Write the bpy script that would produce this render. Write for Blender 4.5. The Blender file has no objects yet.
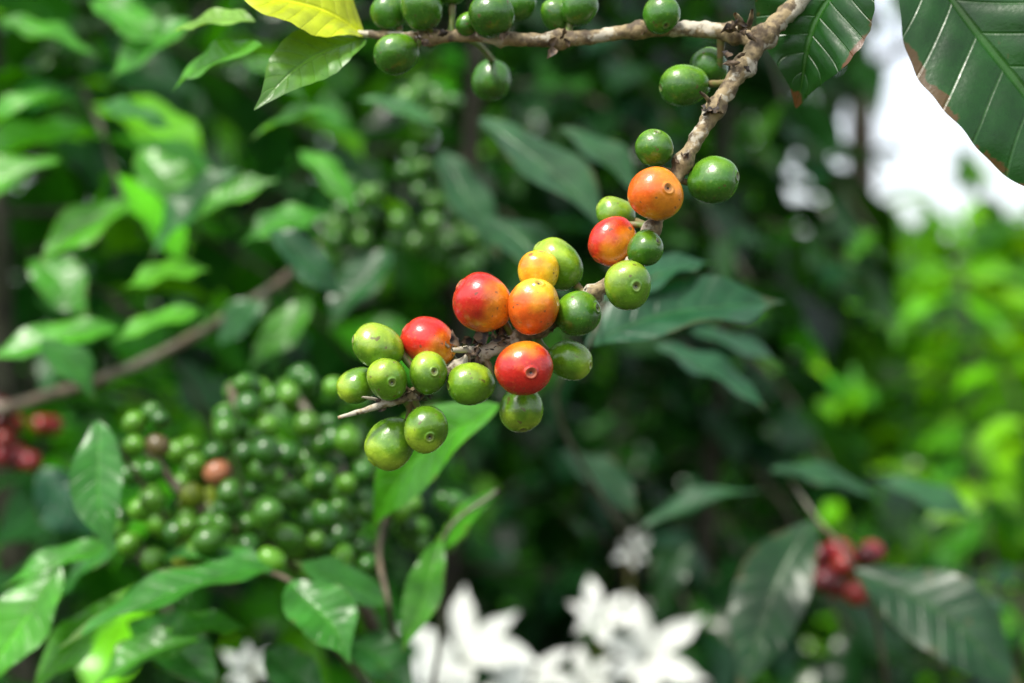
import bpy, math, random
import numpy as np
from mathutils import Vector, noise
random.seed(11)
rng = np.random.default_rng(11)
scene = bpy.context.scene
CZ = 1.5
K = 0.72/1024

def loc(px, py, d):
    return np.array([(px-512)*K*d, d, CZ-(py-341.5)*K*d])

def nrm(v):
    v = np.asarray(v, float)
    return v/(np.linalg.norm(v, axis=-1, keepdims=True)+1e-12)

# ------------------------------------------------------------------ world
world = bpy.data.worlds.new("World"); scene.world = world
world.use_nodes = True
nt = world.node_tree; nt.nodes.clear()
SUN_EL, SUN_AZ = math.radians(60), math.radians(-140)   # azimuth measured from +Y toward +X
sky = nt.nodes.new('ShaderNodeTexSky'); sky.sky_type = 'NISHITA'; sky.sun_disc = False
sky.sun_elevation = SUN_EL; sky.sun_rotation = SUN_AZ
sky.air_density = 1.0; sky.dust_density = 3.0; sky.altitude = 100
hs = nt.nodes.new('ShaderNodeHueSaturation'); hs.inputs['Saturation'].default_value = 0.35; hs.inputs['Value'].default_value = 2.3
bg = nt.nodes.new('ShaderNodeBackground'); bg.inputs['Strength'].default_value = 0.15
wo = nt.nodes.new('ShaderNodeOutputWorld')
nt.links.new(sky.outputs[0], hs.inputs['Color']); nt.links.new(hs.outputs[0], bg.inputs[0]); nt.links.new(bg.outputs[0], wo.inputs[0])
sd = bpy.data.lights.new("sun", 'SUN'); sd.energy = 5.0; sd.angle = math.radians(8); sd.color = (1.0, 0.95, 0.85)
so = bpy.data.objects.new("sun", sd); scene.collection.objects.link(so)
sv = Vector((math.sin(SUN_AZ)*math.cos(SUN_EL), math.cos(SUN_AZ)*math.cos(SUN_EL), math.sin(SUN_EL)))
so.rotation_euler = sv.to_track_quat('Z', 'Y').to_euler()
so.location = (-2, -2, 6)

# ------------------------------------------------------------------ node helper
class NB:
    def __init__(s, name):
        s.m = bpy.data.materials.new(name); s.m.use_nodes = True
        s.t = s.m.node_tree; s.t.nodes.clear()
    def n(s, typ, props=None, **inp):
        nd = s.t.nodes.new(typ)
        for k, v in (props or {}).items(): setattr(nd, k, v)
        for k, v in inp.items(): s.put(nd, k, v)
        return nd
    def put(s, nd, k, v):
        key = int(k[1:]) if k[0] == 'i' and k[1:].isdigit() else k.replace('_', ' ')
        sock = nd.inputs[key]
        if isinstance(v, bpy.types.Node): s.t.links.new(v.outputs[0], sock)
        elif isinstance(v, bpy.types.NodeSocket): s.t.links.new(v, sock)
        else: sock.default_value = v
    def math(s, op, a, b=0.0, c=0.0):
        return s.n('ShaderNodeMath', {'operation': op}, i0=a, i1=b, i2=c)
    def ss(s, x, a, b):
        nd = s.n('ShaderNodeMapRange', {'interpolation_type': 'SMOOTHSTEP'})
        s.put(nd, 'i0', x); s.put(nd, 'i1', a); s.put(nd, 'i2', b); s.put(nd, 'i3', 0.0); s.put(nd, 'i4', 1.0)
        return nd
    def mix(s, f, a, b, mode='MIX'):
        nd = s.n('ShaderNodeMixRGB', {'blend_type': mode})
        s.put(nd, 'i0', f); s.put(nd, 'i1', a); s.put(nd, 'i2', b)
        return nd
    def noise(s, scale, detail=3, rough=0.5, vec=None):
        nd = s.n('ShaderNodeTexNoise', Scale=scale, Detail=detail, Roughness=rough)
        if vec is None:
            vec = s.n('ShaderNodeTexCoord').outputs['Object']
        s.put(nd, 'Vector', vec)
        return nd.outputs['Fac']
    def out(s, sh):
        o = s.t.nodes.new('ShaderNodeOutputMaterial')
        s.t.links.new(sh.outputs[0], o.inputs[0]); return s.m

NV, CV = 9.0, 1.3
def leaf_material(name, rough=0.31, trans=0.28, nscale=60):
    b = NB(name)
    at = b.n('ShaderNodeAttribute', {'attribute_name': 'lc'})
    uv = b.n('ShaderNodeUVMap', {'uv_map': 'UVMap'})
    sp = b.n('ShaderNodeSeparateXYZ', Vector=uv)
    u, v = sp.outputs[0], sp.outputs[1]
    av = b.math('MULTIPLY', b.math('ABSOLUTE', b.math('SUBTRACT', v, 0.5)), 2.0)
    p = b.math('SUBTRACT', b.math('MULTIPLY', u, NV), b.math('MULTIPLY', av, CV))
    fr = b.math('FRACT', b.math('ADD', p, 10.0))
    ds = b.math('MULTIPLY', b.math('ABSOLUTE', b.math('SUBTRACT', fr, 0.5)), 2.0)
    vein = b.ss(ds, 0.86, 1.0)
    mid = b.math('SUBTRACT', 1.0, b.ss(av, 0.02, 0.075))
    vv = b.math('MAXIMUM', b.math('MULTIPLY', vein, 0.45), mid)
    n1 = b.noise(nscale, 4, 0.6); n2 = b.noise(nscale*7, 3, 0.6)
    vr = b.n('ShaderNodeMapRange'); b.put(vr, 'i0', n1); b.put(vr, 'i1', 0.3); b.put(vr, 'i2', 0.7); b.put(vr, 'i3', 0.6); b.put(vr, 'i4', 1.35)
    sc = b.n('ShaderNodeVectorMath', {'operation': 'SCALE'}); b.put(sc, 'i0', at.outputs['Color']); b.put(sc, 'Scale', vr)
    lighter = b.n('ShaderNodeVectorMath', {'operation': 'MULTIPLY_ADD'}); b.put(lighter, 'i0', sc.outputs[0]); b.put(lighter, 'i1', (1.5, 1.4, 1.3)); b.put(lighter, 'i2', (0.012, 0.02, 0.002))
    col = b.mix(b.math('MULTIPLY', vv, 0.75), sc.outputs[0], lighter.outputs[0])
    edge = b.math('MAXIMUM', b.ss(av, 0.75, 1.0), b.math('MULTIPLY', b.ss(u, 0.80, 0.95), 1.3))
    bm = b.math('ADD', b.math('MULTIPLY', edge, 0.15), n1)
    bm = b.math('ADD', bm, b.math('MULTIPLY', b.math('SUBTRACT', n2, 0.5), 0.15))
    spot = b.math('MULTIPLY', b.ss(bm, 0.65, 0.72), at.outputs['Alpha'])
    col = b.mix(spot, col, (0.10, 0.045, 0.018, 1))
    geo = b.n('ShaderNodeNewGeometry')
    pale = b.mix(0.3, col, (0.08, 0.15, 0.04, 1))
    colf = b.mix(geo.outputs['Backfacing'], col, pale)
    hgt = b.math('SUBTRACT', b.math('MULTIPLY', n2, 0.25), b.math('MULTIPLY', vv, 0.8))
    rgh = b.n('ShaderNodeMapRange'); b.put(rgh, 'i0', n2); b.put(rgh, 'i3', rough-0.12); b.put(rgh, 'i4', rough+0.12)
    bp = b.n('ShaderNodeBump', Strength=0.7, Distance=0.0008, Height=hgt)
    pr = b.n('ShaderNodeBsdfPrincipled', Base_Color=colf, Roughness=rgh, Normal=bp)
    pr.inputs['Specular IOR Level'].default_value = 0.42
    tc = b.n('ShaderNodeVectorMath', {'operation': 'MULTIPLY'}); b.put(tc, 'i0', col); b.put(tc, 'i1', (2.2, 2.0, 0.5))
    tr = b.n('ShaderNodeBsdfTranslucent', Color=tc.outputs[0])
    mx = b.n('ShaderNodeMixShader'); b.put(mx, 'i0', trans); b.put(mx, 'i1', pr); b.put(mx, 'i2', tr)
    return b.out(mx)

def leaf_material_simple(name, rough=0.34, trans=0.3, spec=.3):
    b = NB(name)
    at = b.n('ShaderNodeAttribute', {'attribute_name': 'lc'})
    uv = b.n('ShaderNodeUVMap', {'uv_map': 'UVMap'})
    sp = b.n('ShaderNodeSeparateXYZ', Vector=uv)
    av = b.math('MULTIPLY', b.math('ABSOLUTE', b.math('SUBTRACT', sp.outputs[1], 0.5)), 2.0)
    w = b.math('SINE', b.math('MULTIPLY', b.math('SUBTRACT', b.math('MULTIPLY', sp.outputs[0], NV), b.math('MULTIPLY', av, CV)), 6.2832))
    mid = b.math('SUBTRACT', 1.0, b.ss(av, 0.03, 0.10))
    f = b.math('ADD', b.math('MULTIPLY', w, 0.14), b.math('MULTIPLY_ADD', mid, 0.8, 1.0))
    sc = b.n('ShaderNodeVectorMath', {'operation': 'SCALE'}); b.put(sc, 'i0', at.outputs['Color']); b.put(sc, 'Scale', f)
    pr = b.n('ShaderNodeBsdfPrincipled', Base_Color=sc.outputs[0], Roughness=rough)
    pr.inputs['Specular IOR Level'].default_value = spec
    tc = b.n('ShaderNodeVectorMath', {'operation': 'MULTIPLY'}); b.put(tc, 'i0', at.outputs['Color']); b.put(tc, 'i1', (2.2, 2.0, 0.4))
    tr = b.n('ShaderNodeBsdfTranslucent', Color=tc.outputs[0])
    mx = b.n('ShaderNodeMixShader'); b.put(mx, 'i0', trans); b.put(mx, 'i1', pr); b.put(mx, 'i2', tr)
    return b.out(mx)

M_LEAF = leaf_material("coffee_leaf")
M_LEAF_BUSH = leaf_material_simple("coffee_leaf_bush", 0.26, 0.32, .36)
M_LEAF_FAR = leaf_material_simple("coffee_leaf_distant", 0.34, 0.40, .28)

def cherry_material(name, fine=True):
    b = NB(name)
    at = b.n('ShaderNodeAttribute', {'attribute_name': 'lc'})
    if not fine:
        pr = b.n('ShaderNodeBsdfPrincipled', Base_Color=at.outputs['Color'], Roughness=0.28)
        return b.out(pr)
    uv = b.n('ShaderNodeUVMap', {'uv_map': 'UVMap'})
    sp = b.n('ShaderNodeSeparateXYZ', Vector=uv); v = sp.outputs[1]
    n1 = b.noise(150, 4, 0.6); n2 = b.noise(900, 3, 0.6); n3 = b.noise(420, 2, 0.5)
    vr = b.n('ShaderNodeMapRange'); b.put(vr, 'i0', n1); b.put(vr, 'i1', 0.3); b.put(vr, 'i2', 0.7); b.put(vr, 'i3', 0.68); b.put(vr, 'i4', 1.3)
    sc = b.n('ShaderNodeVectorMath', {'operation': 'SCALE'}); b.put(sc, 'i0', at.outputs['Color']); b.put(sc, 'Scale', vr)
    speck = b.math('MULTIPLY', b.ss(n2, 0.59, 0.69), 0.38)
    light = b.n('ShaderNodeVectorMath', {'operation': 'MULTIPLY_ADD'}); b.put(light, 'i0', sc.outputs[0]); b.put(light, 'i1', (1.3, 1.3, 1.2)); b.put(light, 'i2', (0.10, 0.10, 0.02))
    col = b.mix(speck, sc.outputs[0], light.outputs[0])
    scar = b.math('MULTIPLY', b.ss(n3, 0.67, 0.72), 0.75)
    col = b.mix(scar, col, (0.09, 0.05, 0.02, 1))
    vj = b.math('ADD', v, b.math('MULTIPLY', b.math('SUBTRACT', n3, 0.5), 0.016))
    ring = b.math('MULTIPLY', b.ss(vj, 0.935, 0.947), b.math('SUBTRACT', 1.0, b.ss(vj, 0.955, 0.965)))
    disc = b.ss(vj, 0.952, 0.966)
    col = b.mix(b.math('MULTIPLY', ring, 0.35), col, (0.22, 0.22, 0.09, 1))
    col = b.mix(b.math('MULTIPLY', disc, 0.6), col, (0.10, 0.07, 0.03, 1))
    dot = b.ss(vj, 0.981, 0.988)
    col = b.mix(dot, col, (0.012, 0.008, 0.005, 1))
    bp = b.n('ShaderNodeBump', Strength=0.25, Distance=0.0004, Height=b.math('ADD', n2, b.math('MULTIPLY', n1, 2.0)))
    rg = b.n('ShaderNodeMapRange'); b.put(rg, 'i0', n3); b.put(rg, 'i3', 0.16); b.put(rg, 'i4', 0.36)
    pr = b.n('ShaderNodeBsdfPrincipled', Base_Color=col, Roughness=rg, Normal=bp)
    pr.inputs['Specular IOR Level'].default_value = 0.65
    return b.out(pr)
M_CHERRY = cherry_material("coffee_cherry_skin")
M_CHERRY2 = cherry_material("coffee_berry_skin", False)

def bark_material(name, base, dark, lich, scale=220, lichamt=0.5):
    b = NB(name)
    n1 = b.noise(scale, 5, 0.65); n2 = b.noise(scale*0.35, 3, 0.5); n3 = b.noise(scale*3, 3, 0.6)
    col = b.mix(b.ss(n1, 0.38, 0.62), dark+(1,), base+(1,))
    l = b.math('MULTIPLY', b.ss(b.math('ADD', n2, b.math('MULTIPLY', n3, 0.25)), 0.64, 0.71), lichamt)
    col = b.mix(l, col, lich+(1,))
    bp = b.n('ShaderNodeBump', Strength=0.9, Distance=0.12/scale, Height=b.math('ADD', n1, b.math('MULTIPLY', n3, 0.4)))
    pr = b.n('ShaderNodeBsdfPrincipled', Base_Color=col, Roughness=0.75, Normal=bp)
    return b.out(pr)
M_BARK = bark_material("coffee_bark", (0.25, 0.19, 0.095), (0.07, 0.048, 0.025), (0.45, 0.42, 0.33), 260, 0.75)
M_BARK2 = bark_material("coffee_twig_bark", (0.11, 0.085, 0.05), (0.04, 0.028, 0.018), (0.22, 0.22, 0.17), 60, 0.5)
M_BARK3 = bark_material("coffee_stem_bark", (0.045, 0.04, 0.022), (0.018, 0.014, 0.009), (0.09, 0.09, 0.06), 60, 0.4)
M_TRUNK = bark_material("tree_bark", (0.08, 0.055, 0.035), (0.02, 0.014, 0.01), (0.14, 0.14, 0.1), 14, 0.4)
bb = NB("green_stalk"); M_STALK = bb.out(bb.n('ShaderNodeBsdfPrincipled', Base_Color=bb.mix(bb.ss(bb.noise(300), .4, .6), (0.09, 0.14, 0.02, 1), (0.15, 0.11, 0.04, 1)), Roughness=0.55))
bb = NB("dry_bract"); M_BRACT = bb.out(bb.n('ShaderNodeBsdfPrincipled', Base_Color=bb.mix(bb.ss(bb.noise(400), .4, .6), (0.015, 0.010, 0.008, 1), (0.12, 0.08, 0.045, 1)), Roughness=0.7))
bb = NB("white_petal")
_p = bb.n('ShaderNodeBsdfPrincipled', Base_Color=(0.80, 0.82, 0.77, 1), Roughness=0.5)
_t = bb.n('ShaderNodeBsdfTranslucent', Color=(0.75, 0.78, 0.70, 1)); _m = bb.n('ShaderNodeMixShader'); bb.put(_m, 'i0', 0.35); bb.put(_m, 'i1', _p); bb.put(_m, 'i2', _t)
M_PETAL = bb.out(_m)
bb = NB("ground_soil_and_moss")
n1 = bb.noise(1.7, 5, 0.6); n2 = bb.noise(25, 4, 0.6)
gc = bb.mix(bb.ss(n1, .42, .6), (0.045, 0.03, 0.018, 1), (0.03, 0.06, 0.012, 1)); gc = bb.mix(bb.math('MULTIPLY', n2, 0.6), gc, (0.02, 0.018, 0.01, 1))
M_GROUND = bb.out(bb.n('ShaderNodeBsdfPrincipled', Base_Color=gc, Roughness=0.95, Normal=bb.n('ShaderNodeBump', Strength=0.8, Distance=0.03, Height=n2)))

# ------------------------------------------------------------------ mesh builders
def make_mesh(name, V, F, mat, UV=None, C=None, parent=None):
    me = bpy.data.meshes.new(name)
    V = np.ascontiguousarray(V, dtype=np.float32); F = np.ascontiguousarray(F, dtype=np.int32)
    me.vertices.add(len(V)); me.vertices.foreach_set('co', V.ravel())
    me.loops.add(F.size); me.loops.foreach_set('vertex_index', F.ravel())
    me.polygons.add(len(F)); me.polygons.foreach_set('loop_start', np.arange(0, F.size, 4, dtype=np.int32))
    me.polygons.foreach_set('loop_total', np.full(len(F), 4, dtype=np.int32))
    me.update(calc_edges=True)
    me.polygons.foreach_set('use_smooth', np.ones(len(F), dtype=bool))
    if UV is not None:
        l = me.uv_layers.new(name='UVMap')
        l.data.foreach_set('uv', np.ascontiguousarray(UV[F.ravel()], dtype=np.float32).ravel())
    if C is not None:
        a = me.color_attributes.new('lc', 'FLOAT_COLOR', 'POINT')
        a.data.foreach_set('color', np.ascontiguousarray(C, dtype=np.float32).ravel())
    me.validate(clean_customdata=False); me.update()
    me.materials.append(mat)
    ob = bpy.data.objects.new(name, me); scene.collection.objects.link(ob)
    if parent: ob.parent = parent
    return ob

def empty(name):
    e = bpy.data.objects.new(name, None); e.empty_display_size = 0.05
    scene.collection.objects.link(e); return e

def sstep(a, b, x):
    t = np.clip((x-a)/(b-a), 0, 1); return t*t*(3-2*t)

class Leaves:
    def __init__(s): s.r = []
    def add(s, base, tip, width, normal, col, fold=0.25, wave=0.12, arch=0.5, age=0.0, quilt=0.02, twist=0.0):
        s.r.append((*base, *tip, width, *normal, *col, fold, wave, arch, age, quilt, twist, random.random()))
    def build(s, name, nu, nv, mat, parent=None):
        if not s.r: return
        R = np.array(s.r, float); L = len(R)
        B, T, W, N, C = R[:, 0:3], R[:, 3:6], R[:, 6], R[:, 7:10], R[:, 10:13]
        fold, wave, arch, age, quilt, twist, rnd = [R[:, i][:, None, None] for i in range(13, 20)]
        X = nrm(T-B); Len = np.linalg.norm(T-B, axis=1)
        Z = nrm(N - (N*X).sum(1)[:, None]*X); Y = np.cross(Z, X)
        u = np.linspace(0, 1, nu+1); u = u**0.95
        v = np.linspace(-1, 1, nv+1)
        U, Vv = np.meshgrid(u, v, indexing='ij')
        w = np.clip(np.sin(np.pi*np.clip(u, 0, 1)**0.92), 0, 1)**0.85*(1-0.6*sstep(0.65, 0.97, u)) + 0.012
        w = w[:, None]
        hw = (W/2)[:, None, None]; Ln = Len[:, None, None]
        k = np.where(np.abs(arch) < 0.02, 0.02, arch)
        a1 = np.sin(k*U)/k; h1 = -(1-np.cos(k*U))/k
        ch = np.hypot(np.sin(k)/k, (1-np.cos(k))/k); ca, sa = np.cos(k/2), np.sin(k/2)
        al = (a1*ca - h1*sa)/ch; hh = (a1*sa + h1*ca)/ch
        aV = np.abs(Vv)
        half = w*hw
        side = np.where(Vv > 0, 1.0, 0.0)
        ph = rnd*6.28*3
        edge = 1+0.012*np.sin(U*NV*2*np.pi+ph)*aV
        y = Vv*half*np.cos(fold)*edge
        z = hh*Ln + aV*half*np.sin(fold)
        z = z + wave*hw*aV**1.7*np.sin(2*np.pi*(1.7+1.0*rnd)*U + ph + side*2.1)*np.minimum(1, w*1.5)
        p = NV*U - CV*aV
        z = z + quilt*hw*6*np.abs(np.sin(np.pi*p))*np.clip(aV*(1.0-aV)*3.0, 0, 1)*np.minimum(1, w*1.3)*0.3
        y = y + hw*0.25*np.sin(U*2.5+ph)*np.sin(np.pi*U)
        tw = twist*U
        y2 = y*np.cos(tw)-(z-hh*Ln)*np.sin(tw); z2 = y*np.sin(tw)+(z-hh*Ln)*np.cos(tw)+hh*Ln
        x = al*Ln
        P = B[:, None, None, :] + x[..., None]*X[:, None, None, :] + y2[..., None]*Y[:, None, None, :] + z2[..., None]*Z[:, None, None, :]
        n = (nu+1)*(nv+1)
        i, j = np.meshgrid(np.arange(nu), np.arange(nv), indexing='ij')
        q = (i*(nv+1)+j).ravel()
        f = np.stack([q, q+(nv+1), q+(nv+2), q+1], 1)
        F = (f[None]+(np.arange(L)*n)[:, None, None]).reshape(-1, 4)
        UV = np.stack([U, Vv*0.5+0.5], -1).reshape(1, n, 2).repeat(L, 0).reshape(-1, 2)
        CC = np.concatenate([C, R[:, 16:17]], 1)[:, None, :].repeat(n, 1).reshape(-1, 4)
        return make_mesh(name, P.reshape(-1, 3), F, mat, UV, CC, parent)

def catmull(P, n):
    P = np.asarray(P, float); Q = np.vstack([2*P[0]-P[1], P, 2*P[-1]-P[-2]])
    out = []
    for i in range(1, len(Q)-2):
        for t in np.linspace(0, 1, n, endpoint=False):
            p0, p1, p2, p3 = Q[i-1], Q[i], Q[i+1], Q[i+2]
            out.append(0.5*((2*p1)+(-p0+p2)*t+(2*p0-5*p1+4*p2-p3)*t*t+(-p0+3*p1-3*p2+p3)*t**3))
    out.append(Q[-2]); return np.array(out)

class Tubes:
    def __init__(s): s.V = []; s.F = []; s.n = 0
    def add(s, P, R, sides=8, rough=0.0, nf=200.0, smooth=1):
        P = np.asarray(P, float); R = np.asarray(R, float)
        if smooth > 1:
            R = catmull(np.stack([R, R, R], 1), smooth)[:, 0]; P = catmull(P, smooth)
        T = nrm(np.gradient(P, axis=0))
        up = np.array([0.13, 0.2, 1.0]); 
        if abs(T[:, 2]).mean() > 0.8: up = np.array([1.0, 0.2, 0.1])
        A = nrm(np.cross(T, up)); Bn = np.cross(T, A)
        a = np.linspace(0, 2*np.pi, sides, endpoint=False)
        ring = np.cos(a)[None, :, None]*A[:, None, :]+np.sin(a)[None, :, None]*Bn[:, None, :]
        rr = np.repeat(R[:, None], sides, 1)
        if rough > 0:
            for i in range(len(P)):
                for j in range(sides):
                    q = P[i]+ring[i, j]*R[i]
                    rr[i, j] *= 1+rough*(noise.noise(Vector(q*nf))+0.5*noise.noise(Vector(q*nf*2.3)))
        V = P[:, None, :]+ring*rr[..., None]
        m = len(P)
        i, j = np.meshgrid(np.arange(m-1), np.arange(sides), indexing='ij')
        q = (i*sides+j).ravel(); q2 = (i*sides+(j+1) % sides).ravel()
        F = np.stack([q, q2, q2+sides, q+sides], 1)+s.n
        s.V.append(V.reshape(-1, 3)); s.F.append(F); s.n += m*sides
        return P
    def build(s, name, mat, parent=None):
        return make_mesh(name, np.vstack(s.V), np.vstack(s.F), mat, None, None, parent)

def cherry_geo(c, axis, r, aspect, colA, colB, split_dir, split, nlat=30, nlon=28, seed=0.0, soft=0.5):
    if nlat > 20:
        th = np.concatenate([np.linspace(0.02, 2.7, nlat-12), np.linspace(2.76, 3.138, 12)])
    else:
        th = np.linspace(0.03, 3.12, nlat)
    ph = np.linspace(0, 2*np.pi, nlon+1)
    TH, PH = np.meshgrid(th, ph, indexing='ij')
    rho = np.sin(TH); zz = -np.cos(TH)
    body = rho*(1+0.06*zz)
    flat = np.where(zz > 0, 1-0.07*np.clip(zz, 0, 1)**6, 1-0.03*np.clip(-zz, 0, 1)**6)
    z = zz*aspect*flat
    crown = np.where(zz > 0, 0.05*np.exp(-((rho-0.185)/0.035)**2)-0.05*np.exp(-(rho/0.06)**2), 0)
    z = z+crown
    dim = np.where(zz < 0, 0.12*np.exp(-(rho/0.18)**2), 0); z = z+dim
    lob = 1-0.05*np.cos(2*PH+seed)+0.015*np.cos(3*PH+seed*2)
    x, y = body*np.cos(PH)*lob, body*np.sin(PH)*lob
    Z = nrm(axis); t = np.array([0.3, 0.9, 0.2]); X = nrm(np.cross(t, Z)); Y = np.cross(Z, X)
    P = (x[..., None]*X+y[..., None]*Y+z[..., None]*Z)
    nz = np.array([noise.noise(Vector(p)*0.9+Vector((seed*7, seed*3, 0))) for p in P.reshape(-1, 3)]).reshape(TH.shape)
    nz2 = np.array([noise.noise(Vector(p)*2.4+Vector((seed*5, 0, seed*3))) for p in P.reshape(-1, 3)]).reshape(TH.shape)
    P = P*(1+0.065*nz[..., None]+0.012*nz2[..., None])
    s = (P*nrm(split_dir)).sum(-1)+0.45*nz+0.42*nz2
    f = sstep(split-soft, split+soft, s)[..., None]
    col = np.array(colA)*(1-f)+np.array(colB)*f
    C = np.concatenate([col, np.ones_like(f)], -1)
    V = np.asarray(c)+P*r
    m = len(ph)
    i, j = np.meshgrid(np.arange(len(th)-1), np.arange(nlon), indexing='ij'); q = (i*m+j).ravel()
    F = np.stack([q, q+1, q+m+1, q+m], 1)
    UV = np.stack([PH/(2*np.pi), TH/np.pi], -1)
    return V.reshape(-1, 3), F, UV.reshape(-1, 2), C.reshape(-1, 4)

# colours
G1 = (0.078, 0.19, 0.007); G2 = (0.23, 0.35, 0.020); GD = (0.030, 0.115, 0.006)
RD = (0.50, 0.016, 0.010); RO = (0.60, 0.095, 0.008); OR = (0.64, 0.21, 0.010); YE = (0.62, 0.40, 0.018)

# ------------------------------------------------------------------ ground
gv = []; N = 60
xs = np.sign(np.linspace(-1, 1, N+1))*np.abs(np.linspace(-1, 1, N+1))**2.5*300
for a in xs:
    for b_ in xs:
        d = math.hypot(a, b_); gv.append((a, b_, 0.05*noise.noise(Vector((a*0.6, b_*0.6, 0)))*min(1, d)))
i, j = np.meshgrid(np.arange(N), np.arange(N), indexing='ij'); q = (i*(N+1)+j).ravel()
make_mesh("ground", np.array(gv), np.stack([q, q+N+1, q+N+2, q+1], 1), M_GROUND)

# ------------------------------------------------------------------ subject branch
D0 = 0.43
branch = empty("coffee_branch")
tb = Tubes()
mainpx = [(1300, -330, .56), (1120, -240, .52), (930, -130, .475), (850, -55, .455), (800, 0, .445), (765, 36, .44), (737, 76, .437), (707, 122, .435), (683, 163, .434), (660, 212, .434),
          (632, 262, .434), (597, 291, .434), (552, 322, .434), (505, 343, .436), (458, 366, .436), (420, 392, .434), (385, 404, .431), (338, 418, .428)]
mainr = [16, 14, 12, 10.5, 9.5, 9, 8.5, 8, 7.5, 7, 7, 7, 7, 7.5, 6.5, 5, 4, 1.6]
MP = np.array([loc(*p) for p in mainpx]); MR = np.array([r*K*p[2] for r, p in zip(mainr, mainpx)])
Pm = catmull(MP, 14); Rm = catmull(np.stack([MR]*3, 1), 14)[:, 0]
def knots(P, R, centers, amp, wid):
    for c in centers:
        dd = np.linalg.norm(P-c, axis=1); R = R*(1+amp*np.exp(-(dd/wid)**2))
    return R
kn = [loc(742, 66, .438), loc(712, 108, .436), loc(683, 163, .434), loc(650, 228, .434), loc(592, 293, .434), (loc(540, 328, .434)), loc(480, 352, .436), loc(415, 396, .434), loc(765, 36, .44)]
Rm = knots(Pm, Rm, kn, 0.55, 0.0022)
tb.add(Pm, Rm, 18, 0.28, 420)
sidepx = [(757, 44, .442), (735, 33, .446), (690, 29, .45), (640, 30, .453), (590, 37, .455), (530, 40, .457), (480, 36, .46), (430, 37, .463), (390, 36, .466), (355, 33, .47)]
sider = [7, 8.5, 7.5, 7, 7, 7, 6.5, 6, 4.5, 3]
SP = np.array([loc(*p) for p in sidepx]); SR = np.array([r*K*p[2] for r, p in zip(sider, sidepx)])
Ps = catmull(SP, 14); Rs = catmull(np.stack([SR]*3, 1), 14)[:, 0]
Rs = knots(Ps, Rs, [loc(735, 33, .446), loc(640, 30, .453), loc(560, 39, .456), loc(500, 38, .458), loc(430, 37, .463), loc(385, 36, .466)], 0.5, 0.0022)
tb.add(Ps, Rs, 16, 0.25, 420)
for a, b_, r in [((742, 30), (735, 14), 4), ((748, 28), (752, 10), 3), ((480, 352), (452, 350), 4.5), ((415, 396), (398, 385), 2.5), ((712, 108), (700, 92), 2.5), ((385, 404), (362, 397), 2)]:
    p, q_ = loc(*a, .436), loc(*b_, .43)
    tb.add([p, (p+q_)/2+np.array([0.0004, 0, 0.0004]), q_], [r*K*.43, r*K*.38, r*K*.2], 8, 0.3, 600, 5)
tb.add([[0.40, 0.60, 0], [0.39, 0.60, 0.8], [0.385, 0.59, 1.4], [0.37, 0.585, 1.75], [0.38, 0.60, 2.3]], [.016, .015, .013, .011, .007], 14, 0.12, 60, 10)
e0 = Pm[0]; tb.add([e0, e0+np.array([.05, .02, .02]), [0.372, 0.587, e0[2]+0.05]], [Rm[0], Rm[0], Rm[0]*1.1], 12, 0.1, 100, 6)
tb.build("bark", M_BARK, branch)

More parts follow.
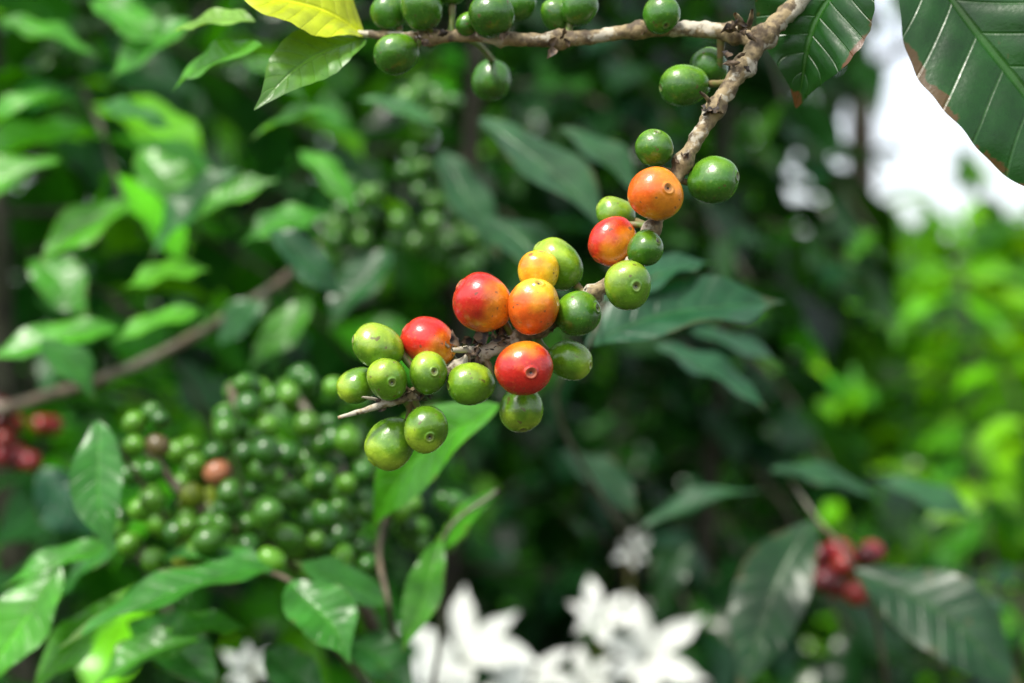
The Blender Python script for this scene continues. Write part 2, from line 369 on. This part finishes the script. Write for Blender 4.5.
cl = empty("coffee_cherry_cluster")
CH = [
 (378,346,23,1.20,(-.85,.25,.3), 0,G1,G2,(0,1,.2),.2),
 (357,385,18,1.2,(-.6,-.4,.2), 8,G1,G2,(-1,0,0),.4),
 (387,379,21,1.05,(.35,-.15,1),-6,G1,G2,(-.6,.5,0),.3),
 (428,373,20.5,1.02,(.4,.1,1),-4,G1,G2,(0,1,0),.5),
 (429,343,25.5,1.18,(-.8,.5,.15), 5,RD,OR,(.5,-1,.3),.30),
 (471,383,22,1.18,(-.9,-.1,.4),-3,G1,G2,(0,1,0),.4),
 (391,443,23.5,1.24,(-.75,-.75,.2), 3,G1,G2,(-.4,-.5,0),.4),
 (426,429,23,1.05,(.25,-.35,1),-5,G1,G2,(-.2,-1,0),.3),
 (483,303,29.5,1.08,(-.6,.5,.2),-3,RD,OR,(1,-.6,.4),.42),
 (524,368,28.5,1.04,(.25,-.15,1),-12,RD,OR,(.0,1,.1),.65),
 (534,307,25.5,1.20,(.15,.75,.55),-9,RO,YE,(.3,.6,.1),.50),
 (538,272,20,1.14,(.1,.8,.3), 0,YE,OR,(-.5,.2,.5),.9),
 (557,265,24,1.24,(-.6,.6,.1), 8,G1,G2,(-.5,.6,0),.0),
 (577,314,22.5,1.12,(.7,.2,.4),-4,GD,G1,(0,1,0),.2),
 (569,360,21,1.14,(.8,-.2,.3),2,G1,G2,(1,0,0),.5),
 (521,409,22.5,1.08,(.1,-.9,.45), 4,G1,G2,(0,-1,0),.3),
 (627,285,24.5,1.0,(.35,-.1,1),-12,G1,G2,(-.3,.5,0),.3),
 (613,241,22.5,1.2,(-.6,-.7,.2), 4,RD,OR,(.6,-.3,.5),.5),
 (645,249,18.5,1.04,(.5,.3,.5),-7,GD,G1,(0,1,0),.3),
 (616,214,17,1.25,(-.8,.3,.1),12,G1,G2,(0,1,0),.3),
 (655,194,27,1.07,(.35,.1,.8),-10,OR,RO,(-.7,.2,.2),.4),
 (654,148,18.5,1.06,(.1,.8,.6),-1,GD,G1,(0,1,0),.2),
 (713,180,23.5,1.14,(.85,.1,.4),-1,GD,G1,(0,1,0),.3),
 (684,86,22,1.2,(-.9,-.1,.2),14,GD,G1,(0,1,0),.3),
 (709,66,18,1.1,(-.3,.6,-.2),22,GD,G1,(0,1,0),.5),
 (661,14,18.5,1.08,(.2,-.7,.6),12,GD,G1,(0,1,0),.4),
 (396,54,20,1.2,(-.9,-.3,.2),26,GD,G1,(0,1,0),.3),
 (422,8,22,1.1,(-.3,.8,.3),24,GD,G1,(0,1,0),.3),
 (389,12,18,1.08,(-.5,.7,0),32,GD,G1,(0,1,0),.3),
 (491,15,22,1.1,(.1,.6,.6),18,GD,G1,(0,1,0),.4),
 (518,4,17,1.1,(.4,.8,0),30,GD,G1,(0,1,0),.4),
 (468,25,12,1.1,(-.4,-.5,.2),26,GD,G1,(0,1,0),.4),
 (557,15,17,1.1,(-.3,.8,.1),28,GD,G1,(0,1,0),.4),
 (579,8,18,1.1,(.5,.8,.2),22,GD,G1,(0,1,0),.4),
 (491,80,19,1.15,(-.1,-.9,0),75,GD,GD,(0,1,0),.4),
 (450,-16,20,1.1,(-.1,.9,0),28,GD,G1,(0,1,0),.4),
]
allP = np.vstack([Pm, Ps]); stalks = Tubes()
for idx, (px, py, r, asp, ax, off, ca, cb, sdv, sp_) in enumerate(CH):
    d = D0+off/1000+0.004
    axis = nrm([ax[0], -ax[2], ax[1]]); c = loc(px, py, d)
    jit = np.clip(1+rng.normal(0, .08, 3), .8, 1.2)
    V, F, UV, C = cherry_geo(c, axis, r*K*d, asp, np.array(ca)*jit[0], np.array(cb)*jit[1], (sdv[0], -sdv[2], sdv[1]), sp_, 34, 36, seed=idx*1.37, soft=0.46)
    nm = "ripe_cherry" if ca in (RD, RO, OR, YE) else "green_cherry"
    make_mesh(nm, V, F, M_CHERRY, UV, C, cl)
    base = c-axis*r*K*d*asp*0.9
    k = np.argmin(np.linalg.norm(allP-base, axis=1)); t = allP[k]
    stalks.add([t, (t+base)/2-axis*0.0008, base+axis*0.0006], [.0016, .0011, .0013], 8, .2, 500, 5)
stalks.build("stalks", M_STALK, cl)

br = Leaves()
for c0, n_, s_ in [((480,348),16,1.3),((498,338),10,1.0),((462,345),6,1.0),((540,328),7,.8),((592,293),7,.7),((415,396),9,.8),((385,403),7,.8),((683,163),6,.7),((712,108),7,.8),((742,60),7,.8),((740,30),9,.9),((560,38),5,.8),((500,36),5,.8),((430,36),5,.8),((640,30),4,.7)]:
    for _ in range(n_):
        b0 = loc(c0[0]+rng.normal(0, 5), c0[1]+rng.normal(0, 4), .434+ (0.02 if c0[1] < 45 and c0[0]<700 else 0) + rng.uniform(-.003, .001))
        dr = nrm(rng.normal(0, 1, 3)); l = rng.uniform(.003, .0065)*s_
        br.add(b0, b0+dr*l, l*rng.uniform(.4, .8), nrm(rng.normal(0, 1, 3)), (.05, .03, .02), .5, .3, rng.uniform(-1, 1.5))
br.build("dry_bracts", 8, 4, M_BRACT, branch)

lv = Leaves()
DK = (0.009, 0.055, 0.007); BG = (0.014, 0.075, 0.028); YL = (0.42, 0.50, 0.01)
def LF(L, a, b_, w, n, col, **kw):
    d = (a[2]+b_[2])/2
    L.add(loc(*a), loc(*b_), w*K*d, (n[0], -n[2], n[1]), col, **kw)
LF(lv, (365,36,.47), (226,-14,.455), 104, (.2,.6,.8), YL, fold=.25, arch=.4, wave=.1)
LF(lv, (366,38,.47), (254,110,.45), 66, (.3,.75,.75), (0.06,.17,.02), fold=.2, arch=.5, wave=.12)
LF(lv, (262,45,.50), (172,92,.53), 48, (.0,.6,.8), (0.06,.24,.01), fold=.3, arch=.5)
LF(lv, (255,22,.50), (172,32,.52), 36, (.0,.6,.6), (0.14,.30,.03), fold=.3, arch=.4)
LF(lv, (868,-45,.44), (796,108,.452), 128, (-.35,.3,.9), DK, fold=.35, arch=.55, wave=.12, age=1.0, quilt=.025)
LF(lv, (912,-68,.46), (1108,258,.44), 160, (-.25,.45,.95), DK, fold=.15, arch=.35, wave=.08, age=.8, quilt=.028)
lv.build("leaves", 90, 26, M_LEAF, branch)

# ------------------------------------------------------------------ mid plants: shoots
mid = empty("coffee_shoot")
ml = Leaves()
S = [
 ((585,348,.58),(785,302,.62),92,(0,.8,.6),BG,.2,.5), ((600,300,.60),(722,262,.62),64,(-.2,.7,.7),BG,.3,.4),
 ((480,118,.74),(612,238,.70),72,(.4,.7,.6),(.025,.085,.03),.2,.4), ((560,128,.76),(640,200,.74),52,(.4,.7,.6),(.02,.08,.025),.2,.4),
 ((480,215,.75),(570,300,.72),60,(.3,.7,.6),(.02,.085,.025),.2,.4),((440,150,.85),(500,260,.82),50,(.3,.6,.6),(.02,.08,.025),.2,.4),
 ((655,345,.72),(770,415,.70),56,(.2,.8,.5),BG,.2,.4), ((690,330,.8),(800,380,.8),50,(.2,.8,.5),BG,.2,.4),
 ((500,405,.56),(372,530,.60),80,(-.4,.5,.7),(.045,.22,.006),.3,.6), ((498,490,.62),(440,560,.64),36,(-.3,.6,.6),(.04,.2,.01),.2,.4),
 ((275,568,.60),(50,655,.56),66,(-.1,.85,.5),(.028,.16,.013),.25,.7), ((272,575,.60),(140,560,.62),50,(0,.9,.3),(.03,.16,.018),.25,.5),
 ((388,604,.62),(292,562,.60),48,(0,.8,.5),(.03,.15,.018),.2,.5), ((290,582,.58),(350,665,.56),66,(.2,.6,.7),(.03,.17,.013),.2,.6),
 ((98,420,.60),(112,556,.58),54,(.1,.2,.95),(.03,.16,.018),.35,.4), ((442,540,.62),(402,652,.60),42,(-.3,.3,.9),(.05,.22,.01),.3,.4),
 ((60,560,.60),(-20,700,.58),70,(-.1,.6,.7),(.05,.25,.01),.2,.5), ((120,600,.62),(30,700,.60),60,(-.1,.7,.6),(.07,.28,.01),.2,.5),
 ((110,545,.62),(0,590,.60),48,(-.1,.8,.6),(.04,.21,.012),.2,.5), ((200,640,.60),(90,690,.58),60,(-.1,.8,.6),(.04,.19,.012),.2,.5),
 ((245,628,.60),(160,640,.58),44,(-.1,.8,.6),(.035,.17,.012),.2,.5), ((60,600,.66),(130,540,.64),44,(-.1,.8,.6),(.025,.14,.018),.2,.5),
 ((130,620,.66),(230,700,.6),60,(.1,.7,.6),(.02,.12,.012),.2,.5),((40,470,.8),(100,540,.8),60,(.1,.7,.6),(.015,.08,.035),.2,.5),
 ((340,640,.66),(420,700,.62),56,(.1,.7,.6),(.016,.09,.015),.2,.5),((265,650,.64),(330,700,.62),50,(.1,.7,.6),(.025,.12,.02),.2,.5),
 ((855,570,.74),(1030,700,.70),88,(-.2,.75,.6),(.010,.045,.014),.15,.5), ((815,520,.80),(735,700,.76),76,(-.3,.4,.8),(.008,.045,.011),.2,.4),
 ((770,470,.85),(880,500,.85),42,(0,.9,.4),(.02,.085,.03),.2,.4), ((640,530,.85),(765,490,.85),40,(0,.9,.4),(.02,.085,.03),.2,.4),
 ((880,480,.9),(980,520,.88),44,(0,.9,.4),(.02,.09,.03),.2,.4), ((560,450,.9),(640,520,.88),46,(.2,.7,.4),(.010,.05,.015),.2,.4),
 ((220,345,.85),(270,300,.85),40,(0,.7,.6),(.04,.16,.05),.2,.4),((240,60,.7),(310,105,.7),40,(.2,.7,.6),(.04,.16,.015),.2,.5),
 ((360,100,.75),(440,128,.75),36,(.1,.9,.4),(.04,.14,.04),.2,.5),((170,130,.8),(90,105,.78),50,(-.1,.8,.6),(.04,.18,.03),.2,.5),
 ((330,215,.8),(240,245,.78),50,(-.1,.8,.6),(.04,.21,.012),.2,.5),((240,170,.8),(150,260,.78),64,(-.3,.6,.6),(.02,.12,.02),.2,.5),
 ((300,150,.82),(360,220,.8),44,(.3,.7,.6),(.05,.23,.012),.2,.5),((130,200,.8),(40,265,.78),60,(-.2,.7,.6),(.06,.26,.01),.2,.5),
 ((120,330,.76),(-20,362,.74),50,(-.1,.8,.6),(.05,.25,.01),.2,.5),((60,90,.78),(-30,150,.76),58,(-.1,.8,.6),(.05,.23,.012),.2,.5),
 ((0,20,.78),(100,60,.78),58,(.1,.8,.6),(.05,.23,.012),.2,.5),((210,270,.78),(120,290,.76),50,(-.2,.7,.6),(.07,.28,.01),.2,.5),
 ((200,310,.74),(110,345,.72),46,(-.2,.7,.6),(.06,.26,.01),.2,.5),((190,20,.76),(110,80,.75),58,(-.2,.7,.6),(.04,.21,.01),.2,.5),
 ((60,160,.8),(-40,215,.78),56,(-.2,.7,.6),(.06,.26,.01),.2,.5),((90,0,.76),(170,50,.75),50,(.2,.7,.6),(.05,.25,.01),.2,.5),
 ((270,230,.72),(345,300,.72),44,(.3,.5,.7),(.015,.08,.025),.2,.5),((200,215,.76),(280,180,.76),44,(.1,.8,.5),(.05,.22,.01),.2,.5),
 ((40,340,.7),(95,400,.7),42,(.1,.6,.6),(.03,.15,.018),.2,.5),((330,110,.7),(250,140,.7),40,(-.1,.8,.5),(.05,.21,.015),.2,.5),
 ((310,300,.86),(250,370,.84),44,(-.2,.5,.7),(.05,.21,.012),.2,.5),((390,250,.9),(330,330,.88),50,(-.2,.5,.7),(.015,.08,.02),.2,.5),
 ((140,150,.86),(200,220,.84),50,(.2,.6,.7),(.05,.22,.012),.2,.5),((30,260,.86),(90,320,.84),50,(.2,.6,.7),(.04,.2,.012),.2,.5),
 ((1000,600,.9),(900,640,.85),60,(0,.8,.5),(.015,.06,.02),.2,.5),((690,545,1.0),(655,600,1.0),40,(0,.5,.8),(.012,.05,.015),.2,.5),
]
for a, b_, w, n, c, fo, ar in S:
    LF(ml, a, b_, w, n, c, fold=fo+random.uniform(-.05, .15), arch=ar, wave=.12, quilt=.032, age=.4, twist=random.uniform(-.5, .5))
ml.build("leaves", 36, 12, M_LEAF, mid)
mt = Tubes()
def TP(pts, r, sides=8, rough=.12):
    P = [loc(*p) for p in pts]; rr = [x*K*p[2] for x, p in zip(np.linspace(r, r*.6, len(P)), pts)]
    return mt.add(P, rr, sides, rough, 120, 8)
TP([(-260,425,1.0),(-40,415,.92),(60,392,.9),(130,368,.88),(190,338,.9),(275,286,.95),(320,245,1.0)], 7)
TP([(640,560,1.0),(560,420,.75),(590,346,.58),(605,298,.62),(640,240,.7)], 2.5)
TP([(420,750,.8),(395,640,.66),(388,602,.62),(380,540,.66),(410,470,.7),(500,405,.58)], 4)
TP([(420,750,.8),(330,640,.64),(285,578,.6),(200,560,.66),(100,420,.62)], 3.5)
TP([(420,750,.8),(440,640,.7),(444,540,.62),(498,490,.62)], 3)
TP([(900,800,1.0),(880,640,.8),(850,560,.76),(818,520,.8),(790,480,.85)], 3)
mt.build("twigs", M_BARK2, mid)

# ------------------------------------------------------------------ berry bunches
bunch_stalk = Tubes()
def bunch(name, zones, n, rp, colfn, holes=-9):
    pts = []; Vs = []; Fs = []; Us = []; Cs = []; nn = 0; tries = 0
    while len(pts) < n and tries < n*40:
        tries += 1
        z = zones[int(rng.integers(len(zones)))]
        a = rng.uniform(0, 6.28); q_ = math.sqrt(rng.uniform())
        px, py = z[0]+z[2]*q_*math.cos(a), z[1]+z[3]*q_*math.sin(a)
        d = z[4]+rng.uniform(-1, 1)*z[5]
        r = rng.uniform(*rp); p = loc(px, py, d)
        if noise.noise(Vector(p*38)) < holes: continue
        if any(np.linalg.norm(p-q2) < (r+r2)*0.95 for q2, r2 in pts): continue
        pts.append((p, r))
        ca = np.array(colfn(px, py))*rng.uniform(.75, 1.2)
        V, F, UV, C = cherry_geo(p, nrm(rng.normal(0, 1, 3)+np.array([0, -1.0, -.3])), r, 1.12, ca, ca*1.3, rng.normal(0, 1, 3), .4, 14, 14, rng.uniform(0, 9))
        Vs.append(V); Fs.append(F+nn); Us.append(UV); Cs.append(C); nn += len(V)
    return make_mesh(name, np.vstack(Vs), np.vstack(Fs), M_CHERRY2, np.vstack(Us), np.vstack(Cs)), pts
def gcol(px, py):
    if abs(px-218) < 9 and abs(py-468) < 8: return (0.26, 0.10, 0.045)
    if abs(px-195) < 18 and abs(py-498) < 12: return (0.16, 0.22, 0.015)
    if abs(px-175) < 16 and abs(py-555) < 14: return (0.22, 0.28, 0.02)
    if abs(px-150) < 10 and abs(py-455) < 10: return (0.08, 0.06, 0.02)
    return [(0.018, .085, .005), (0.035, .125, .007), (.065, .19, .009)][int(rng.integers(3))]
ob, pts = bunch("green_coffee_berries", [(250,495,105,72,.66,.04),(290,415,75,40,.69,.04),(200,535,90,42,.64,.035),(335,500,50,65,.67,.035),(145,450,24,40,.65,.02),(430,520,30,28,.7,.02),(330,555,45,22,.66,.02)], 185, (.0042,.0068), gcol, -.10)
for pl in [[(430,760,.8),(360,600,.7),(300,500,.68),(250,440,.68),(230,385,.69)], [(360,600,.7),(260,540,.66),(190,500,.66),(140,440,.66)], [(330,550,.69),(340,470,.69),(300,400,.7)]]:
    P = [loc(*p) for p in pl]; bunch_stalk.add(P, np.linspace(.004, .002, len(P)), 8, .2, 100, 8)
bunch_stalk.build("twigs", M_BARK2, ob)
def rcol(px, py): return [(0.18, .007, .012), (.08, .007, .010), (.22, .018, .013)][int(rng.integers(3))]
bunch("red_coffee_berries", [(20,447,26,18,.98,.04),(5,415,16,12,.98,.02),(48,428,8,8,.98,.01)], 13, (.0055,.008), rcol, -.2)
bunch("red_coffee_berries", [(850,558,28,12,.9,.015),(822,566,10,16,.9,.01),(842,595,16,9,.9,.01)], 14, (.0065,.0085), rcol, -.2)
bunch("green_coffee_berries", [(415,200,60,50,1.0,.06),(350,215,30,30,1.0,.05),(470,240,25,45,1.0,.05),(420,110,40,24,.95,.05)], 60, (.005,.0078), lambda x, y: [(0.02, .085, .006), (0.04, .13, .008)][int(rng.integers(2))], -.1)
bunch("green_coffee_berries", [(95,20,70,22,1.1,.04),(60,60,30,16,1.1,.04)], 40, (.006,.0085), lambda x, y: (0.03, .10, .008), -.1)

# ------------------------------------------------------------------ white flower positions (used also to leave room round them)
FLW = [(462,662,1.15,1.0),(420,688,1.1,.75),(528,690,1.15,.8),(600,622,1.25,.6),(645,660,1.25,.85),(632,552,1.4,.3),(250,672,1.0,.36),(585,690,1.2,.6)]
FLP = [loc(a, b_, c) for a, b_, c, _ in FLW]

# ------------------------------------------------------------------ coffee bushes
def bush(x, y, h, palette, lat=0.5, z0=0.15, leaf=(.08, .13), step=.075, seed=0, ymin=0.7, nu=12, nv=4, skip=.10):
    r = np.random.default_rng(seed)
    e = empty("coffee_bush"); L = Leaves(); T = Tubes()
    stem = [np.array([x+.03*math.sin(z*2+seed), y+.03*math.cos(z*1.7), z]) for z in np.linspace(-.02, h, 9)]
    T.add(stem, np.linspace(.022, .006, 9), 9, .12, 30, 3)
    z = z0; ang = r.uniform(0, 3)
    while z < h:
        for s_ in (0, math.pi):
            a = ang+s_+r.normal(0, .25); ln = lat*(1-0.45*(z/h)**2)*r.uniform(.7, 1.15)
            dirh = np.array([math.cos(a), math.sin(a), 0]); rise = r.uniform(.1, .4); droop = r.uniform(.5, 1.1)
            b0 = np.array([x, y, z]); n = 7
            P = [b0+dirh*ln*t+np.array([0, 0, rise*ln*t-droop*ln*t*t]) for t in np.linspace(0, 1, n)]
            if min(p[1] for p in P) < ymin:
                k = [i for i, p in enumerate(P) if p[1] < ymin][0]; P = P[:k]
                if len(P) < 3: continue
            T.add(P, np.linspace(.004, .0016, len(P)), 5)
            P = catmull(P, 6); tot = 0; last = -.02; tg = nrm(np.gradient(P, axis=0))
            for i in range(1, len(P)):
                tot += np.linalg.norm(P[i]-P[i-1])
                if tot-last > .045 and tot > ln*.12:
                    last = tot; sd_ = nrm(np.cross(tg[i], [0, 0, 1]))
                    for sg in (-1, 1):
                        if r.uniform() < skip: continue
                        l = r.uniform(*leaf)*(0.75 if i > len(P)-5 else 1)
                        dr = nrm(tg[i]*r.uniform(.2, .8)+sd_*sg*r.uniform(.5, 1)+np.array([0, 0, r.uniform(-.75, .15)])+r.normal(0, .15, 3))
                        c = palette[int(r.integers(len(palette)))]; c = np.array(c)*r.uniform(.5, 1.4)
                        if i > len(P)-7 and r.uniform() < .6: c = c*np.array([2.0, 1.7, .8])
                        nn_ = nrm(np.array([0, 0, 1])+r.normal(0, .35, 3))
                        tip = P[i]+dr*l
                        if tip[1] < ymin-.02: continue
                        if any(np.linalg.norm((tip-q2)*[1, .5, 1]) < .075 for q2 in FLP): continue
                        L.add(P[i], tip, l*r.uniform(.40, .52), nn_, c, r.uniform(.1, .4), .14, r.uniform(.2, .9), 0, .03, r.normal(0, .4))
        z += step*r.uniform(.8, 1.2); ang += math.pi/2+r.normal(0, .3)
    T.build("stems", M_BARK3, e); L.build("leaves", nu, nv, M_LEAF_BUSH, e)
LEFT = [(.022, .14, .006), (.04, .22, .006), (.010, .065, .010), (.018, .10, .018), (.09, .32, .007)]
DARK = [(.006, .030, .007), (.008, .042, .009), (.009, .048, .016), (.017, .08, .009)]  # older dark leaves, with the deep-bush shade also put into their colour
LIME = [(.09, .30, .006), (.16, .42, .007), (.07, .26, .008), (.03, .14, .010)]
bush(-.40, 1.20, 2.3, LEFT, .5, seed=1, ymin=.84, z0=.6, leaf=(.08, .13))
bush(-.85, 1.20, 2.3, LEFT, .5, seed=2, ymin=.84, z0=.6, leaf=(.08, .13))
bush(-.05, 1.65, 2.4, DARK, .5, seed=3, z0=.6)
bush(.23, 1.75, 2.0, DARK, .38, seed=4, z0=.6)
bush(.15, 1.62, 1.27, DARK, .38, seed=14, z0=.6, ymin=1.28)
bush(.56, 1.65, 1.24, DARK, .40, seed=5, z0=.6, ymin=1.28)
bush(.78, 2.5, 1.66, LIME, .5, seed=6, z0=.6)
bush(1.45, 2.5, 1.75, LIME, .6, seed=7, z0=.6)
bush(-.7, 2.2, 2.5, LEFT, .6, seed=8, z0=.6)
bush(-1.6, 1.9, 2.5, LEFT, .6, seed=9, z0=.6)
bush(.22, 2.9, 2.3, DARK, .5, seed=10, z0=.6)

def mass(name, boxes, palette, leaf, seed, nfreq=1.2, thr=-.1, parent=None):
    r = np.random.default_rng(seed); L = Leaves()
    for (x0, x1, y0, y1, z0, z1, n) in boxes:
        for k in range(n):
            p = np.array([r.uniform(x0, x1), r.uniform(y0, y1), r.uniform(z0, z1)])
            if noise.noise(Vector(p*nfreq)+Vector((seed, 0, 0))) < thr: continue
            br_ = .3+1.1*(noise.noise(Vector(p*2.2))+.5)
            for _ in range(3):
                q_ = p+r.normal(0, leaf*.6, 3); dr = nrm(r.normal(0, 1, 3)+np.array([0, -.2, -.5])); l = leaf*r.uniform(.7, 1.3)
                c = np.array(palette[int(r.integers(len(palette)))])*br_*r.uniform(.7, 1.3)
                L.add(q_, q_+dr*l, l*.5, nrm(np.array([0, -.3, 1])+r.normal(0, .5, 3)), c, .2, .2, .5)
    return L.build(name, 4, 2, M_LEAF_FAR, parent)
mass("background_foliage", [(-4, .75, 3.2, 4.4, .4, 3.2, 4600)], DARK+LEFT, .17, 21, thr=-.6)
mass("background_foliage", [(.75, 4, 3.6, 5.2, .4, 1.80, 2200)], LIME, .16, 23, thr=-.3)
mass("background_hedge", [(-10, 12, 9, 11, .2, 1.9, 3000)], LIME, .36, 22, thr=-.4)
def tree(x, y, h, cr, n, seed, thr=.02):
    r = np.random.default_rng(seed)
    e = empty("shade_tree"); T = Tubes()
    tr = [np.array([x+.08*math.sin(z*.9+seed), y, z]) for z in np.linspace(-.05, h, 8)]
    T.add(tr, np.linspace(.085, .03, 8)*h/5, 12, .15, 6, 4)
    for k in range(9):
        z = h*r.uniform(.38, .95); a = r.uniform(0, 6.28); l = cr*r.uniform(.6, 1)
        b0 = np.array([x, y, z]); dv = np.array([math.cos(a), math.sin(a), r.uniform(.1, .6)])
        T.add([b0, b0+dv*l*.5+np.array([0, 0, .05]), b0+dv*l], [.03*h/5, .02*h/5, .006], 7, .1, 6, 4)
    T.build("trunk", M_TRUNK, e)
    L = Leaves()
    for k in range(n):
        d_ = nrm(r.normal(0, 1, 3)); rad = r.uniform(.3, 1)**.5
        p = np.array([x, y, h*.82])+d_*rad*np.array([cr, cr, h*.42])
        if noise.noise(Vector(p*1.6)+Vector((seed, 0, 0))) < thr: continue
        for _ in range(4):
            q_ = p+r.normal(0, .09, 3); dr = nrm(r.normal(0, 1, 3)+np.array([0, 0, -.5])); l = .15*r.uniform(.7, 1.3)
            c = np.array(LIME[int(r.integers(4))])*r.uniform(.4, 1.0)
            L.add(q_, q_+dr*l, l*.45, nrm(np.array([0, 0, 1])+r.normal(0, .5, 3)), c, .2, .2, .5)
    L.build("crown", 4, 2, M_LEAF_FAR, e)
tree(1.12, 4.9, 4.2, .7, 420, 31, .08)
tree(4.6, 7.5, 5.0, 1.4, 1200, 32)
tree(-1.5, 7.0, 6.0, 2.4, 2000, 33)
tree(.0, 6.0, 5.5, 1.2, 1500, 34)

# ------------------------------------------------------------------ white flowers low in the bush
fl = Leaves(); fe = empty("white_lily_plant"); ft = Tubes()
for c, (px, py, d, s_) in zip(FLP, FLW):
    f = nrm(rng.normal(0, .3, 3)+np.array([-.2, -.6, .9]))
    X_ = nrm(np.cross(f, [1, .1, 0])); Y_ = np.cross(f, X_)
    for k in range(6):
        a = k*math.pi/3+rng.uniform(-.15, .15); o = X_*math.cos(a)+Y_*math.sin(a)
        l = .062*s_*rng.uniform(.8, 1.2)
        fl.add(c+o*.003, c+o*l+f*l*.35, l*.36, f-o*.3, (.8, .8, .8), .3, .15, 1.0)
    ft.add([c-f*.002, c-f*.05, [c[0]+.01, c[1]+.05, c[2]-.3], [c[0]+.02, c[1]+.05, 0]], [.0025]*4, 6, 0, 1, 6)
fl.build("flowers", 14, 6, M_PETAL, fe); ft.build("stems", M_STALK, fe)

# ------------------------------------------------------------------ camera
cd = bpy.data.cameras.new("camera"); cam = bpy.data.objects.new("camera", cd); scene.collection.objects.link(cam)
cam.location = (0, 0, CZ); cam.rotation_euler = (math.radians(90), 0, 0)
cd.sensor_width = 36; cd.lens = 50; cd.clip_start = 0.01; cd.clip_end = 1000
cd.dof.use_dof = True; cd.dof.focus_distance = 0.424; cd.dof.aperture_fstop = 5.8
scene.camera = cam
scene.view_settings.view_transform = 'Standard'; scene.view_settings.look = 'None'
scene.view_settings.exposure = 0; scene.view_settings.gamma = 1
